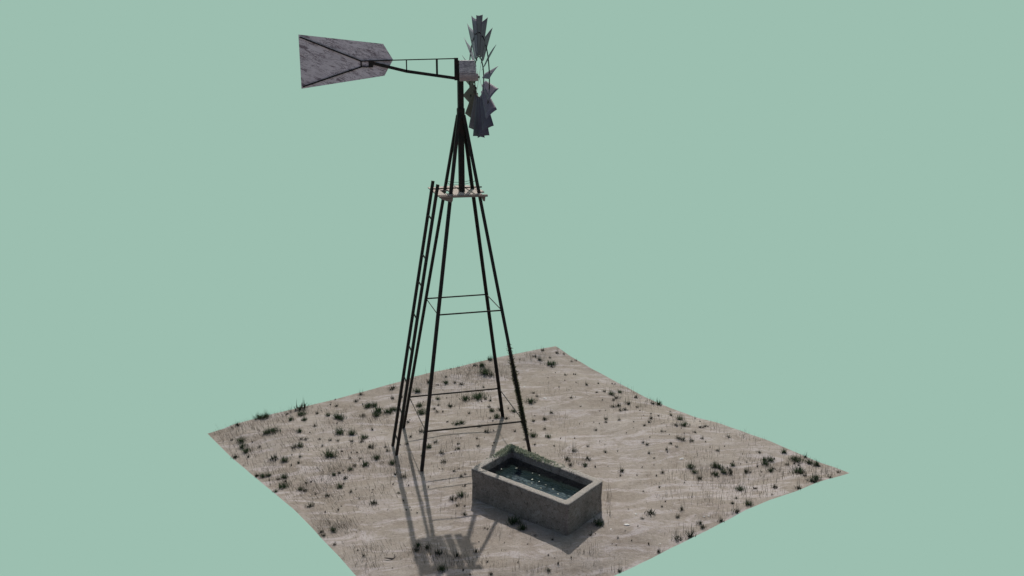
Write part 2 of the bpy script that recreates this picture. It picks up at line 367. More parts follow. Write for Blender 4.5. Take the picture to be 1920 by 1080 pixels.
TUFTS = 'k,-2.921,2.566,0.123;g,0.852,2.222,0.106;g,1.275,3.53,0.097;g,-2.501,0.04,0.091;g,2.901,3.809,0.085;g,-3.468,1.464,0.084;g,5.295,-2.933,0.081;k,-3.482,0.209,0.079;g,0.513,2.195,0.077;g,1.797,1.684,0.077;g,-1.166,1.884,0.075;g,5.569,-2.407,0.072;g,-2.226,1.098,0.071;g,0.054,-3.336,0.071;g,-1.37,1.981,0.068;g,-0.512,1.632,0.068;g,-2.187,1.881,0.067;k,-0.903,3.073,0.065;k,2.224,-3.616,0.064;g,-1.521,2.284,0.062;g,-3.376,-1.1,0.062;k,2.59,-4.389,0.062;g,-2.861,2.243,0.061;g,-1.411,1.783,0.061;g,1.259,3.881,0.061;g,-3.719,2.341,0.06;g,-3.581,2.331,0.06;k,1.358,3.372,0.06;g,4.359,-0.31,0.059;k,2.336,-4.424,0.059;g,-2.007,1,0.058;g,1.321,-3.714,0.058;g,-4.061,1.37,0.057;g,-4.04,1.105,0.057;g,-1.822,0.726,0.057;g,-0.408,2.842,0.057;g,-3.958,0.858,0.056;k,-3.114,0.581,0.056;k,-1.733,0.235,0.056;g,-0.536,-2.195,0.056;k,3.63,1.467,0.056;k,-4.2,0.669,0.055;g,-1.424,2.292,0.055;k,0.093,1.825,0.055;k,-1.996,-2.112,0.055;k,3.688,1.06,0.055;g,-3.297,0.088,0.054;k,-1.691,1.796,0.054;g,-1.045,1.961,0.054;k,-3.011,-2.016,0.054;k,1.589,-1.279,0.054;k,1.977,-1.354,0.054;g,4.955,-2.408,0.054;k,-4.129,2.158,0.053;g,-2.11,1.79,0.053;g,4.098,-2.32,0.053;g,4.01,-3.277,0.053;g,0.015,0.839,0.052;g,-3.595,1.414,0.051;k,-0.723,0.643,0.051;g,5.401,-3.346,0.051;g,0.128,-3.545,0.05;k,-0.713,-2.282,0.05;g,3.58,1.691,0.05;g,4.489,0.162,0.05;k,4.482,-2.628,0.05;k,-0.506,-0.357,0.049;k,-1.289,-3.962,0.049;g,-0.492,2.053,0.048;g,-1.943,-0.555,0.048;g,-1.722,-0.329,0.048;k,-0.539,-0.737,0.048;g,-1.33,-4.419,0.048;g,1.322,-0.054,0.048;k,3.506,-4.051,0.048;g,5.129,-2.286,0.048;g,5.741,-2.569,0.048;k,2.704,4.092,0.047;g,0.881,0.973,0.047;k,1.814,0.743,0.047;k,2.359,-1.994,0.047;k,3.995,-1.007,0.047;g,3.632,-2.137,0.047;g,4.039,-2.256,0.047;g,5.785,-2.714,0.047;g,1.547,4.179,0.046;g,-3.368,-0.667,0.046;k,-1.331,-1.17,0.046;g,0.137,0.846,0.046;k,1.838,-0.956,0.046;g,4.493,1.265,0.046;k,0.51,0.356,0.045;k,3.462,0.956,0.045;g,-3.016,0.589,0.044;k,-0.112,3.183,0.044;g,0.259,3.117,0.044;k,0.605,3.065,0.044;k,4.117,-1.1,0.044;g,4.102,-2.518,0.044;k,4.901,-3.604,0.044;g,-0.701,-0.072,0.043;g,3.874,1.954,0.043;g,3.81,-3.919,0.043;k,-1.588,2.972,0.042;k,-1.732,2.649,0.042;k,-0.991,2.589,0.042;k,1.109,3.903,0.042;g,-1.465,-0.589,0.042;k,4.366,1.307,0.042;g,5.013,-2.279,0.042;k,4.542,-3.422,0.042;g,0.854,1.331,0.041;k,1.019,1.347,0.041;g,1.287,1.247,0.041;k,-3.821,-0.423,0.041;g,-3.713,-0.469,0.041;g,-2.717,-2.907,0.041;k,3.332,0.959,0.041;g,3.901,-2.586,0.041;k,4.142,-2.639,0.041;g,-3.085,2.008,0.04;g,-2.842,1.921,0.04;g,-2.365,2.045,0.04;k,2.913,4.568,0.04;k,-2.339,-1.008,0.04;g,-2.471,-1.348,0.04;k,-1.596,-3.779,0.04;k,-1.413,-3.769,0.04;k,3.246,4.434,0.04;k,4.144,1.717,0.04;k,3.583,-2.616,0.04;g,5.528,-2.06,0.04;g,-2.976,1.337,0.039;k,2.624,4.235,0.039;k,-2.708,-1.641,0.039;k,4.163,-0.316,0.039;k,5.309,-3.461,0.039;k,3.174,-4.207,0.039;k,-1.868,0.557,0.038;k,-0.546,0.076,0.038;k,1.128,-0.2,0.038;k,2.879,3.661,0.038;g,1.594,-0.169,0.038;k,3.928,-0.944,0.038;g,4.879,-2.708,0.038;k,1.047,0.873,0.037;k,4.397,0.439,0.037;g,5.264,-3.402,0.037;k,2.846,-4.133,0.037;k,1.97,2.149,0.036;k,-2.121,-0.559,0.036;k,3.24,2.331,0.036;k,3.492,1.882,0.036;k,1.596,-1.523,0.036;k,5.309,-2.565,0.036;k,5.793,-2.327,0.036;k,1.227,-4.886,0.036;k,2.842,-4.259,0.036;k,-2.062,0.614,0.035;g,-0.054,2.32,0.035;g,-3.622,-0.461,0.035;k,-1.467,-1.028,0.035;g,-1.535,-3.657,0.035;g,3.604,-2.347,0.035;k,4.225,-2.502,0.035;k,2.766,-3.636,0.035;k,2.629,-3.835,0.035;k,5.963,-3.133,0.035;k,-2.153,2.508,0.034;k,-0.247,1.796,0.034;k,0.863,1.594,0.034;g,-3.132,-1.289,0.034;k,-3.053,-1.338,0.034;d,-0.418,-1.83,0.034;k,3.833,0.85,0.034;k,3.422,0.74,0.034;k,3.506,0.731,0.034;k,2.024,0.988,0.034;k,5.29,-3.152,0.034;d,4.24,-3.341,0.034;k,-2.662,1.528,0.033;k,-0.881,1.213,0.033;k,0.337,3.387,0.033;d,0.077,3.057,0.033;k,0.423,0.603,0.033;k,1.545,0.68,0.033;k,2.963,0.382,0.033;g,1.824,-1.609,0.033;k,3.819,0.137,0.033;k,3.737,-0.025,0.033;k,4.631,-0.46,0.033;k,4.746,-0.43,0.033;g,4.358,-2.328,0.033;k,-2.963,0.941,0.032;k,-2.884,0.925,0.032;g,-2.219,-0.697,0.032;k,-0.962,0.498,0.032;k,-0.649,-2.862,0.032;k,-1.043,-4.107,0.032;k,0.239,-3.203,0.032;k,4.368,-1.035,0.032;k,4.909,-1.08,0.032;k,-3.736,0.917,0.031;k,-3.95,0.606,0.031;k,-0.214,1.648,0.031;k,-1.48,0.133,0.031;k,-1.463,-0.05,0.031;k,-1.07,0.194,0.031;k,0.188,-0.302,0.031;k,-2.916,-2.917,0.031;k,-2.891,-3.038,0.031;k,3.478,1.305,0.031;k,3.259,-1.033,0.031;k,4.411,-1.629,0.031;k,5.659,-3.339,0.031;k,0.175,-4.726,0.031;k,-2.584,2.212,0.03;d,0.714,3.888,0.03;k,-1.986,-0.27,0.03;k,-0.742,-4.051,0.03;k,3.009,3.076,0.03;k,2.912,0.208,0.03;k,3.195,0.229,0.03;k,3.07,-2.195,0.03;k,-1.606,1.12,0.029;k,0.464,3.136,0.029;k,1.041,2.822,0.029;k,-3.466,-0.703,0.029;k,-3.342,-0.83,0.029;g,-2.53,-0.855,0.029;k,-2.438,-0.794,0.029;k,-0.391,-1.437,0.029;k,1.032,0.241,0.029;k,-2.355,-3.742,0.029;k,-0.677,-4.692,0.029;k,1.653,0.24,0.029;k,4.367,-0.73,0.029;k,3.876,-2.508,0.029;k,4.993,-2.622,0.029;d,-2.634,0.855,0.028;k,-2.441,0.773,0.028;k,-2.302,0.718,0.028;k,-0.783,2.612,0.028;k,-0.109,2.005,0.028;k,0.997,2.019,0.028;d,0.903,2.105,0.028;k,1.99,1.941,0.028;k,-2.886,-1.535,0.028;g,-3.535,-1.242,0.028;k,-2.315,-1.568,0.028;k,3.401,4.37,0.028;k,2.673,1.671,0.028;k,2.387,-1.13,0.028;k,3.696,-1.128,0.028;k,3.741,-1.292,0.028;k,5.087,-1.938,0.028;k,1.963,-4.629,0.028;k,-3.145,2.37,0.027;k,-3.039,0.122,0.027;k,-3.079,-0.143,0.027;d,-0.107,1.595,0.027;k,-2.181,-0.187,0.027;k,0.384,1.339,0.027;k,-0.684,-2.519,0.027;k,3.431,3.934,0.027;k,3.558,3.992,0.027;k,2.985,4.185,0.027;d,4.056,0.285,0.027;k,3.589,-3.777,0.027;k,-4.247,1.51,0.026;d,0.519,3.82,0.026;k,-3.011,-1.039,0.026;k,-0.457,-1.185,0.026;d,-0.303,-1.361,0.026;d,-0.134,0.993,0.026;k,3.58,2.499,0.026;d,3.935,2.56,0.026;d,3.992,2.542,0.026;k,2.577,-0.083,0.026;k,3.565,-0.181,0.026;k,3.779,-0.532,0.026;k,3.531,-1.349,0.026;k,3.172,-1.368,0.026;k,1.086,-4.013,0.026;k,-2.616,0.535,0.025;d,-2.283,0.161,0.025;d,-2.023,0.032,0.025;k,-1.541,-1.798,0.025;k,-0.151,-0.11,0.025;g,-0.191,-0.296,0.025;k,0.251,0.046,0.025;k,-2.748,-3.332,0.025;d,0.259,-3.817,0.025;d,0.473,-3.996,0.025;k,3.296,1.827,0.025;k,2.169,-0.81,0.025;k,1.223,-0.478,0.025;k,3.213,-0.931,0.025;k,3.747,-3.6,0.025;k,2.047,-3.739,0.025;k,4.76,-2.47,0.025;k,4.348,-3.718,0.025;k,-3.212,-0.199,0.024;k,-2.272,2.622,0.024;k,0.804,1.992,0.024;d,1.234,1.441,0.024;k,-2.583,-2.21,0.024;k,-0.903,-0.392,0.024;k,-1.039,-4.524,0.024;k,-0.967,-4.658,0.024;k,2.863,2.703,0.024;k,2.701,1.15,0.024;k,1.625,-1.361,0.024;k,1.991,-1.705,0.024;k,4.848,0.252,0.024;k,3.17,-1.575,0.024;k,2.761,-2.762,0.024;k,2.513,-3.441,0.024;k,5.518,-2.333,0.024;k,5.44,-2.557,0.024;k,5.489,-2.631,0.024;k,5.821,-2.764,0.024;k,0.372,-4.599,0.024;d,-2.237,1.572,0.023;k,2.227,4.094,0.023;k,-3.612,-0.691,0.023;d,-2.925,-1.01,0.023;g,-2.348,-0.7,0.023;k,-2.397,-1.236,0.023;k,-1.326,-1.522,0.023;g,-1.017,-1.7,0.023;k,0.725,0.953,0.023;k,0.754,0.823,0.023;k,1.359,0.21,0.023;k,-0.41,-3.427,0.023;k,3.21,3.109,0.023;k,3.247,3.085,0.023;k,2.294,-2.145,0.023;k,4.82,-0.042,0.023;d,2.908,-2.291,0.023;k,-2.211,-1.863,0.022;k,-0.253,-0.318,0.022;k,0.507,-0.204,0.022;k,-0.582,-2.584,0.022;k,-0.641,-4.366,0.022;k,2.614,2.338,0.022;k,1.564,-0.64,0.022;d,3.949,0.407,0.022;d,4.37,-1.215,0.022;k,2.441,-2.816,0.022;d,-2.143,2.891,0.021;d,-1.643,2.748,0.021;d,-1.624,2.447,0.021;d,0.132,2.354,0.021;k,-2.121,0.079,0.021;k,-1.373,-2.62,0.021;k,-0.442,-3.385,0.021;k,3.063,2.513,0.021;k,3.26,1.379,0.021;k,3.432,0.061,0.021;d,3.49,-1.435,0.021;k,4.451,-2.166,0.021;k,4.67,-2.252,0.021;k,5.214,-2.266,0.021;k,1.879,-4.402,0.021;d,-0.82,1.337,0.02;d,-1.577,-1.404,0.02;k,-2.433,-3.579,0.02;d,3,0.831,0.02;d,3.118,0.816,0.02;k,1.652,0.947,0.02;d,2.76,0.175,0.02;k,1.797,-0.306,0.02;k,4.669,-0.485,0.02;k,4.799,-0.439,0.02;k,4.715,-2.705,0.02;k,5.418,-2.941,0.02;k,4.585,-3.457,0.02;k,1.471,-4.165,0.02;k,-3.871,1.181,0.019;d,-2.787,1.229,0.019;d,-2.794,-2.264,0.019;k,-1.198,0.181,0.019;d,-1.512,-2.11,0.019;d,0.654,0.374,0.019;k,0.447,-0.34,0.019;d,-1.522,-2.476,0.019;k,2.065,-0.345,0.019;d,2.644,-3.279,0.019;d,-3.181,0.253,0.018;k,-0.357,-1.112,0.018;d,2.385,0.332,0.018;d,3.082,-0.433,0.018;k,2.632,-1.141,0.018;d,3.836,-0.561,0.018;d,3.431,-0.751,0.018;d,3.062,-1.828,0.018;k,4.219,-2.388,0.018;k,4.356,-2.235,0.018;k,5.011,-2.67,0.018;k,1.887,-3.937,0.018;d,-2.331,2.582,0.017;d,-0.378,2.253,0.017;d,-2.046,-1.469,0.017;d,-1.941,-1.569,0.017;d,-1.969,-1.659,0.017;d,2.831,3.281,0.017;d,3.798,0.623,0.017;d,2.686,0.296,0.017;k,2.817,-1.863,0.017;k,2.584,-2.199,0.017;k,4.539,0.767,0.017;d,4.347,-1.45,0.017;d,4.624,-1.484,0.017;k,0.283,-4.398,0.017;d,-2.404,1.385,0.016;d,-2.063,0.493,0.016;d,-0.053,0.134,0.016;d,1.006,-0.513,0.016;d,-1.446,-2.378,0.016;d,-1.449,-2.492,0.016;d,2.47,-0.618,0.016;d,4.213,-0.472,0.016;d,3.921,-0.19,0.016;d,3.849,-0.715,0.016;d,4.155,-0.719,0.016;d,3.255,-2.69,0.016;k,0.608,-4.493,0.016;k,1.654,-4.262,0.016;d,-2.878,0.377,0.015;d,-0.356,-0.448,0.015;k,-0.636,-1.005,0.015;d,-0.215,-4.487,0.015;d,2.572,3.008,0.015;d,3.129,-3.257,0.015;d,4.526,-2.294,0.015;d,4.527,-2.653,0.015;d,1.326,-4.292,0.015;d,1.382,-4.329,0.015;d,1.164,-3.995,0.015;d,1.96,-3.369,0.015;d,-2.247,2.751,0.014;d,-2.479,2.356,0.014;d,0.138,2.815,0.014;d,1.109,2.586,0.014;d,1.169,2.589,0.014;d,-3.607,-0.865,0.014;d,-2.522,-2.079,0.014;d,-2.217,-1.487,0.014;d,2.767,1.686,0.014;d,3.571,0.711,0.014;d,4.635,0.666,0.014;d,3.318,-2.62,0.014;d,4.351,-2.908,0.014;d,0.068,-4.021,0.014;d,1.647,-4.009,0.014;d,0.398,0.087,0.013;d,-1.812,-2.391,0.013;d,-0.621,-3.757,0.013;d,-0.26,-3.895,0.013;d,2.77,2.121,0.013;d,2.182,0.708,0.013;d,2.259,0.207,0.013;d,3.762,0.343,0.013;d,2.221,-1.73,0.013;d,3.312,-0.225,0.013;d,3.987,-1.655,0.013;d,4.625,-2.844,0.013;d,-4.045,0.221,0.012;d,-1.264,-0.277,0.012;d,-0.687,-0.99,0.012;d,-2.004,-4.159,0.012;d,-1.367,-3.791,0.012;d,1.141,-0.823,0.012;d,2.893,-3.888,0.012;d,0.356,-4.473,0.012;d,2.599,3.507,0.011;d,-2.24,-2.293,0.011;d,2.499,-0.812,0.011;d,-2.386,-3,0.01;d,-0.299,-4.121,0.01'
PATCHES = [(-4.35,1.8,0.35,-0.22,0,-0.43,70,-0.35),(-4.04,2.03,0.56,-0.25,-0.01,-0.64,170,-0.3),(-3.57,2.26,0.57,-0.2,-0.02,-0.78,170,-0.3),(-3.09,2.4,0.47,-0.15,-0.03,-0.54,120,-0.5),(-3.91,0.86,0.43,-0.27,-0.01,-0.44,110,-0.3),(-3.4,1.35,0.6,-0.14,-0.01,-0.3,100,-0.6),(-3.04,0.67,0.48,-0.11,-0.03,-0.45,120,-0.5),(-3.12,2.86,0.75,-0.22,-0.02,-0.36,70,-0.3),(-3.56,-0.23,0.41,-0.19,-0.01,-0.44,120,-0.3),(-3.31,-0.9,0.35,-0.12,-0.02,-0.47,90,-0.3),(-2.56,-0.59,0.5,-0.11,-0.04,-0.47,220,-0.35),(-2.8,-1.28,0.48,-0.12,-0.04,-0.49,200,-0.35),(-2.83,-1.73,0.51,-0.09,-0.03,-0.39,110,-0.5),(-2.78,-2.64,0.41,-0.05,-0.03,-0.36,150,-0.4),(-2.51,-2.76,0.2,-0.03,-0.03,-0.25,60,-0.5),(-1.69,-0.09,0.38,-0.09,-0.07,-0.55,130,-0.3),(-2.21,0.06,0.47,-0.15,-0.05,-0.48,100,-0.3),(-1.53,1.52,0.46,-0.16,-0.05,-0.39,90,-0.3),(-2.1,2.09,0.52,-0.15,-0.04,-0.35,50,-0.4),(-2.32,1.42,0.36,-0.07,-0.04,-0.39,60,-0.3),(-1.46,-0.83,0.37,-0.09,-0.09,-0.62,90,-0.2),(-1.95,-1.7,0.44,-0.09,-0.08,-0.6,80,-0.3),(-0.22,2.77,0.56,-0.08,-0.11,-0.57,120,-0.1),(0.54,3.58,0.72,-0.07,-0.07,-0.35,130,-0.1),(0.96,3.29,0.59,-0.06,-0.1,-0.41,150,-0.05),(1.19,3.76,0.49,-0.03,-0.07,-0.29,60,-0.3),(0.54,2.49,0.45,-0.09,-0.09,-0.39,70,0),(0.02,1.95,0.64,-0.17,-0.12,-0.6,90,0),(1.68,3.48,0.3,-0.03,-0.11,-0.41,90,0),(2.58,4.21,0.4,0.01,-0.11,-0.36,120,0),(0.54,1.98,0.44,-0.08,-0.08,-0.33,60,0),(-0.27,-0.24,0.48,-0.14,-0.11,-0.52,110,0),(-0.39,-1.23,0.36,-0.13,-0.09,-0.4,80,0),(0.77,1.08,0.43,-0.07,-0.13,-0.52,60,0),(3.84,1.61,0.44,0.16,-0.3,-0.77,110,0),(3.98,1.06,0.56,0.17,-0.28,-0.66,110,0),(4.43,1.41,0.27,-0.09,-0.23,-0.53,40,0),(4.21,-0.04,0.38,0.06,-0.18,-0.41,60,0),(4.94,-0.45,0.3,-0.09,-0.18,-0.36,60,0),(5.24,-1.18,0.56,-0.21,-0.19,-0.36,90,0),(4.12,-1.67,0.28,-0.08,-0.15,-0.3,60,0),(1.97,0.61,0.4,-0.13,-0.17,-0.53,60,0),(1.65,-1.02,0.28,-0.08,-0.11,-0.33,80,0),(1.78,-1.41,0.23,-0.06,-0.08,-0.25,70,0),(2.44,2.1,0.44,-0.14,-0.14,-0.44,40,0),(3.68,-2.36,0.43,-0.16,-0.21,-0.44,200,0),(3.84,-2.86,0.46,-0.17,-0.23,-0.45,170,0),(3.32,-3.51,0.52,-0.28,-0.15,-0.31,140,0),(4.8,-2.11,0.27,-0.09,-0.16,-0.3,70,0.2),(4.26,-3.02,0.29,-0.12,-0.25,-0.46,90,0),(5.01,-2.78,0.43,-0.16,-0.27,-0.46,200,0),(5.52,-2.97,0.35,-0.11,-0.31,-0.49,170,0),(5.69,-3.19,0.23,-0.05,-0.12,-0.19,60,0),(4.16,-3.56,0.41,-0.14,-0.15,-0.28,100,0),(3.37,-4.15,0.3,-0.14,-0.1,-0.19,70,0),(2.57,-4.32,0.34,-0.13,-0.1,-0.21,60,0),(2.67,-3.06,0.43,-0.12,-0.09,-0.22,35,0),(3.1,-2.52,0.35,-0.1,-0.13,-0.29,50,0),(0.88,-4.41,0.32,-0.04,-0.08,-0.22,70,0),(1.12,-4.79,0.31,-0.07,-0.05,-0.13,45,0),(0.05,-4.68,0.39,-0.04,-0.03,-0.11,35,0),(-0.37,-4.45,0.39,-0.07,-0.05,-0.19,30,0),(-1.03,-4.21,0.38,-0.1,-0.07,-0.32,100,-0.2),(-1.46,-3.93,0.3,-0.08,-0.05,-0.26,90,-0.2),(-2.2,-3.58,0.39,-0.09,-0.04,-0.29,70,-0.3),(-2.33,-3.99,0.23,-0.05,-0.02,-0.19,40,-0.2),(1.74,-3.02,0.05,-0.01,-0.18,-0.49,50,0),(-0.31,-3.57,0.32,-0.09,-0.06,-0.22,50,0),(-0.68,-2.55,0.25,-0.07,-0.08,-0.36,60,0),(-1.17,-1.33,0.35,-0.12,-0.07,-0.42,40,0)]
# ---------------------------------------------------------------- backdrop and ground
bm = bmesh.new()
az0, az1, el0, el1 = R(74.8 - 100), R(74.8 + 100), R(-75), R(29)
NA, NE = 64, 32
RB = 70.0
cen = Vector((-3.7, -17, 5))
gridv = [[bm.verts.new(cen + Vector((math.cos(a) * math.cos(e), math.sin(a) * math.cos(e), math.sin(e))) * RB)
          for a in [az0 + (az1 - az0) * i / NA for i in range(NA + 1)]] for e in [el0 + (el1 - el0) * j / NE for j in range(NE + 1)]]
for j in range(NE):
    for i in range(NA):
        bm.faces.new((gridv[j][i], gridv[j + 1][i], gridv[j + 1][i + 1], gridv[j][i + 1]))
t = NT('pale_green_backdrop')
em = t.n('Emission'); em.inputs[0].default_value = (0.333, 0.520, 0.434, 1); em.inputs[1].default_value = 1.0
t.l(em.outputs[0], t.out.inputs[0])
tag(mesh_obj('sky', bm, t.m, smooth=True), kind='structure')

bm = bmesh.new()
NG = 220
gv = [[None] * (NG + 1) for _ in range(NG + 1)]
for j in range(NG + 1):
    for i in range(NG + 1):
        x, y = ground_st(i / NG, j / NG)
        b = min(i, j, NG - i, NG - j) / NG
        d = (noise.fractal(Vector((x * 2.2, y * 3.4, 0)), 1.0, 2.0, 4) * .008 + noise.noise(Vector((x * 14, y * 14, 3))) * .0035) * min(1, b * 25 + .15)
        gv[j][i] = bm.verts.new((x, y, ground_z(x, y) + d))
for j in range(NG):
    for i in range(NG):
        bm.faces.new((gv[j][i], gv[j][i + 1], gv[j + 1][i + 1], gv[j + 1][i]))
tag(mesh_obj('ground', bm, SAND, smooth=True), kind='structure')

# ---------------------------------------------------------------- windmill
mill = bpy.data.objects.new('windpump', None); COL.objects.link(mill)
tag(mill, 'tall black iron windpump with a grey bladed wheel, scratched tail vane and side ladder', 'windmill')
ZA, ZT = 6.0987, 6.20
def leg_w(z): return 1 - z / ZA * .96
LEGW = .058
def leg_pt(sx, sy, z):
    w = leg_w(z); return Vector((sx * w, sy * w * .99, z))
legs = {}
for sx, sy in ((-1, 1), (1, 1), (-1, -1), (1, -1)):
    bm = bmesh.new()
    foot = leg_pt(sx, sy, -.10); top = leg_pt(sx, sy, ZA)
    add_angle(bm, foot, top, LEGW, .018, -sx, -sy)
    legs[(sx, sy)] = mesh_obj('leg', bm, IRON, mill)
legs[(1, -1)]['label'] = 'leg overgrown with olive moss on its lower half'
# moss on the near right leg
rnd = random.Random(5)
bm = bmesh.new()
def flake(bm, p, d, s, w, rnd):
    d = d.normalized(); q = d.cross(Vector((rnd.uniform(-1, 1), rnd.uniform(-1, 1), rnd.uniform(-1, 1)))).normalized()
    a = bm.verts.new(p - q * w); b = bm.verts.new(p + q * w)
    c = bm.verts.new(p + d * s * .6 + q * w * .7); e = bm.verts.new(p + d * s)
    bm.faces.new((a, b, c, e))
for i in range(4800):
    z = .35 + 1.75 * rnd.random() ** 1.1
    dens = (1 - sstep(1.45, 2.15, z)) * sstep(.32, .7, z)
    if rnd.random() > dens + .04: continue
    p = leg_pt(1, -1, z)
    a = rnd.uniform(0, 6.283); rr = .020 + .022 * rnd.random()
    o = Vector((math.cos(a), math.sin(a), 0))
    flake(bm, p + o * rr, o + Vector((0, 0, rnd.uniform(-.6, .9))), rnd.uniform(.012, .03) if rnd.random() < .96 else rnd.uniform(.05, .09), rnd.uniform(.003, .008) if rnd.random() < .9 else .002, rnd)
mesh_obj('moss', bm, MOSS2, legs[(1, -1)])
# braces
for z, wn_, ws_ in ((.666, .026, .017), (2.691, .024, .016)):
    for (a, b, w) in (((-1, 1), (1, 1), wn_), ((-1, -1), (1, -1), wn_), ((-1, 1), (-1, -1), ws_), ((1, 1), (1, -1), ws_)):
        bm = bmesh.new()
        pa, pb = leg_pt(*a, z), leg_pt(*b, z)
        add_bar(bm, pa, pb, w * .6, w)
        mesh_obj('brace', bm, IRON, mill)
# mast
bm = bmesh.new()
add_bar(bm, (0, 0, 4.70), (0, 0, 7.02), .098, .098, up=(0, 1, 0))
bevel(mesh_obj('mast', bm, IRON, mill), .012)
bm = bmesh.new()
add_bar(bm, (0, 0, 6.02), (0, 0, 6.22), .125, .125, up=(0, 1, 0))
bevel(mesh_obj('collar', bm, IRON, mill), .02)
# platform
ZP = 4.745
bm = bmesh.new()
add_bar(bm, (-.47, -.335, ZP - .012), (.37, -.395, ZP - .012), .07, .032)
plat = mesh_obj('platform', bm, BOARD, mill)
for x0, x1, ya, yb in ((-.485, -.345, -.30, .66), (-.338, -.212, .25, .68), (-.336, -.214, -.32, -.14), (-.205, -.01, -.33, .70), (.012, .138, -.345, .72), (.168, .290, -.36, .70), (.30, .385, -.10, .62)):
    bm = bmesh.new()
    yc = (ya + yb) / 2
    add_box(bm, x0, x1, ya, yb, ZP - .012, ZP + .014)
    o = bevel(mesh_obj('plank', bm, WOOD, plat), .004, 1)
for ax, bx in ((-.46, -.235), (.245, .36)):
    bm = bmesh.new()
    if ax < 0: add_prism(bm, [(-.46, ZP - .03), (-.235, ZP - .035), (-.24, ZP - .085), (-.262, ZP - .115), (-.43, ZP - .055)], -.365, -.335)
    else: add_prism(bm, [(.265, ZP - .03), (.335, ZP - .032), (.325, ZP - .115), (.295, ZP - .105)], -.395, -.365)
    mesh_obj('bracket', bm, BOARD, plat)
for a, b, w in (((-.50, .37, ZP + .02), (.455, .385, ZP + .02), .022), ((-.515, -.24, ZP - .01), (-.27, -.26, ZP - .02), .02),
                ((.262, .36, ZP - .02), (.275, -.36, ZP - .035), .03), ((-.28, .40, ZP - .03), (-.275, -.34, ZP - .035), .03)):
    bm = bmesh.new(); add_bar(bm, a, b, w)
    mesh_obj('support_bar', bm, IRON, plat)
# guard wires round the legs just above the platform
def sag(a, b, s, n=8):
    a, b = Vector(a), Vector(b)
    return [a.lerp(b, i / n) - Vector((0, 0, s * 4 * (i / n) * (1 - i / n))) for i in range(n + 1)]
zw = 4.92
for a, b, s in (((-1, 1), (1, 1), .03), ((-1, -1), (-1, 1), .02), ((-1, -1), (1, -1), .03), ((1, 1), (1, -1), .02)):
    bm = bmesh.new(); add_tube(bm, sag(leg_pt(*a, zw), leg_pt(*b, zw + (.06 if b == (1, -1) else 0)), s), .0038, 5)
    mesh_obj('guard_wire', bm, IRON2, mill)
# ladder
lad_bm = bmesh.new()
LT = lambda y, z: Vector((-1.34 + (z / 4.937) * .862, y, z))
ladder = None
for y in (.18, -.26):
    b2 = lad_bm
    add_bar(b2, LT(y, -.05), LT(y, 4.94), .05, .055, up=(0, 1, 0))
ladder = mesh_obj('ladder', lad_bm, IRON, mill)
for z in (4.32, 3.62, 3.13, 2.54, 1.94, 1.35, .76, .24):
    bm = bmesh.new(); add_bar(bm, LT(.18, z + .02), LT(-.26, z), .02)
    mesh_obj('rung', bm, IRON, ladder)
# hood and axle
bm = bmesh.new()
add_prism(bm, [(-.03, 6.80), (.262, 6.80), (.240, 7.018), (-.03, 7.018)], -.105, .105)
add_box(bm, -.028, .292, -.11, .11, 6.672, 6.798)
hood = bevel(mesh_obj('gearbox', bm, HOOD, mill), .008)
XW, ZW = .330, 6.735
bm = bmesh.new()
add_tube(bm, [(.20, 0, ZW), (XW - .02, 0, ZW)], .02, 12)
axle = mesh_obj('axle', bm, HOOD, hood, smooth=False)
# tail boom
bm = bmesh.new()
def rail(bm, pts, w, h, y=0.0):
    for (xa, za), (xb, zb) in zip(pts, pts[1:]):
        add_bar(bm, (xa, y, za), (xb, y, zb), w, h, up=(0, 0, 1))
rail(bm, [(-.04, 7.050), (-1.15, 7.030), (-1.69, 7.018)], .018, .018, -.018)
rail(bm, [(-1.50, 6.985), (-.93, 6.845)], .02, .052, -.03)
rail(bm, [(-.94, 6.847), (-.05, 6.715)], .02, .052, -.03)
add_bar(bm, (-.075, -.03, 6.685), (-.075, -.03, 7.062), .04, .062, up=(1, 0, 0))
add_bar(bm, (-.41, -.028, 6.77), (-.41, -.028, 7.045), .02, .032, up=(1, 0, 0))
add_bar(bm, (-.93, -.028, 6.85), (-.93, -.028, 7.035), .016, .018, up=(1, 0, 0))
add_box(bm, -1.565, -1.495, -.045, -.012, 6.915, 7.032)
rail(bm, [(-1.565, 6.925), (-1.69, 6.925)], .016, .016, -.018)
add_bar(bm, (-1.69, -.018, 6.92), (-1.69, -.018, 7.025), .016, .02, up=(1, 0, 0))
boom = mesh_obj('tail_boom', bm, IRON, mill)
# vane
bm = bmesh.new()
add_prism(bm, [(-2.690, 7.449), (-2.685, 6.580), (-1.304, 6.775), (-1.151, 7.037), (-1.309, 7.296)], -.004, .004)
vane = mesh_obj('tail_vane', bm, VANE, mill)
for a, b in (((-2.668, 7.408), (-1.69, 7.018)), ((-2.660, 6.613), (-1.69, 6.925))):
    bm = bmesh.new(); rail(bm, [a, b], .016, .022, -.016)
    mesh_obj('vane_brace', bm, IRON, vane)
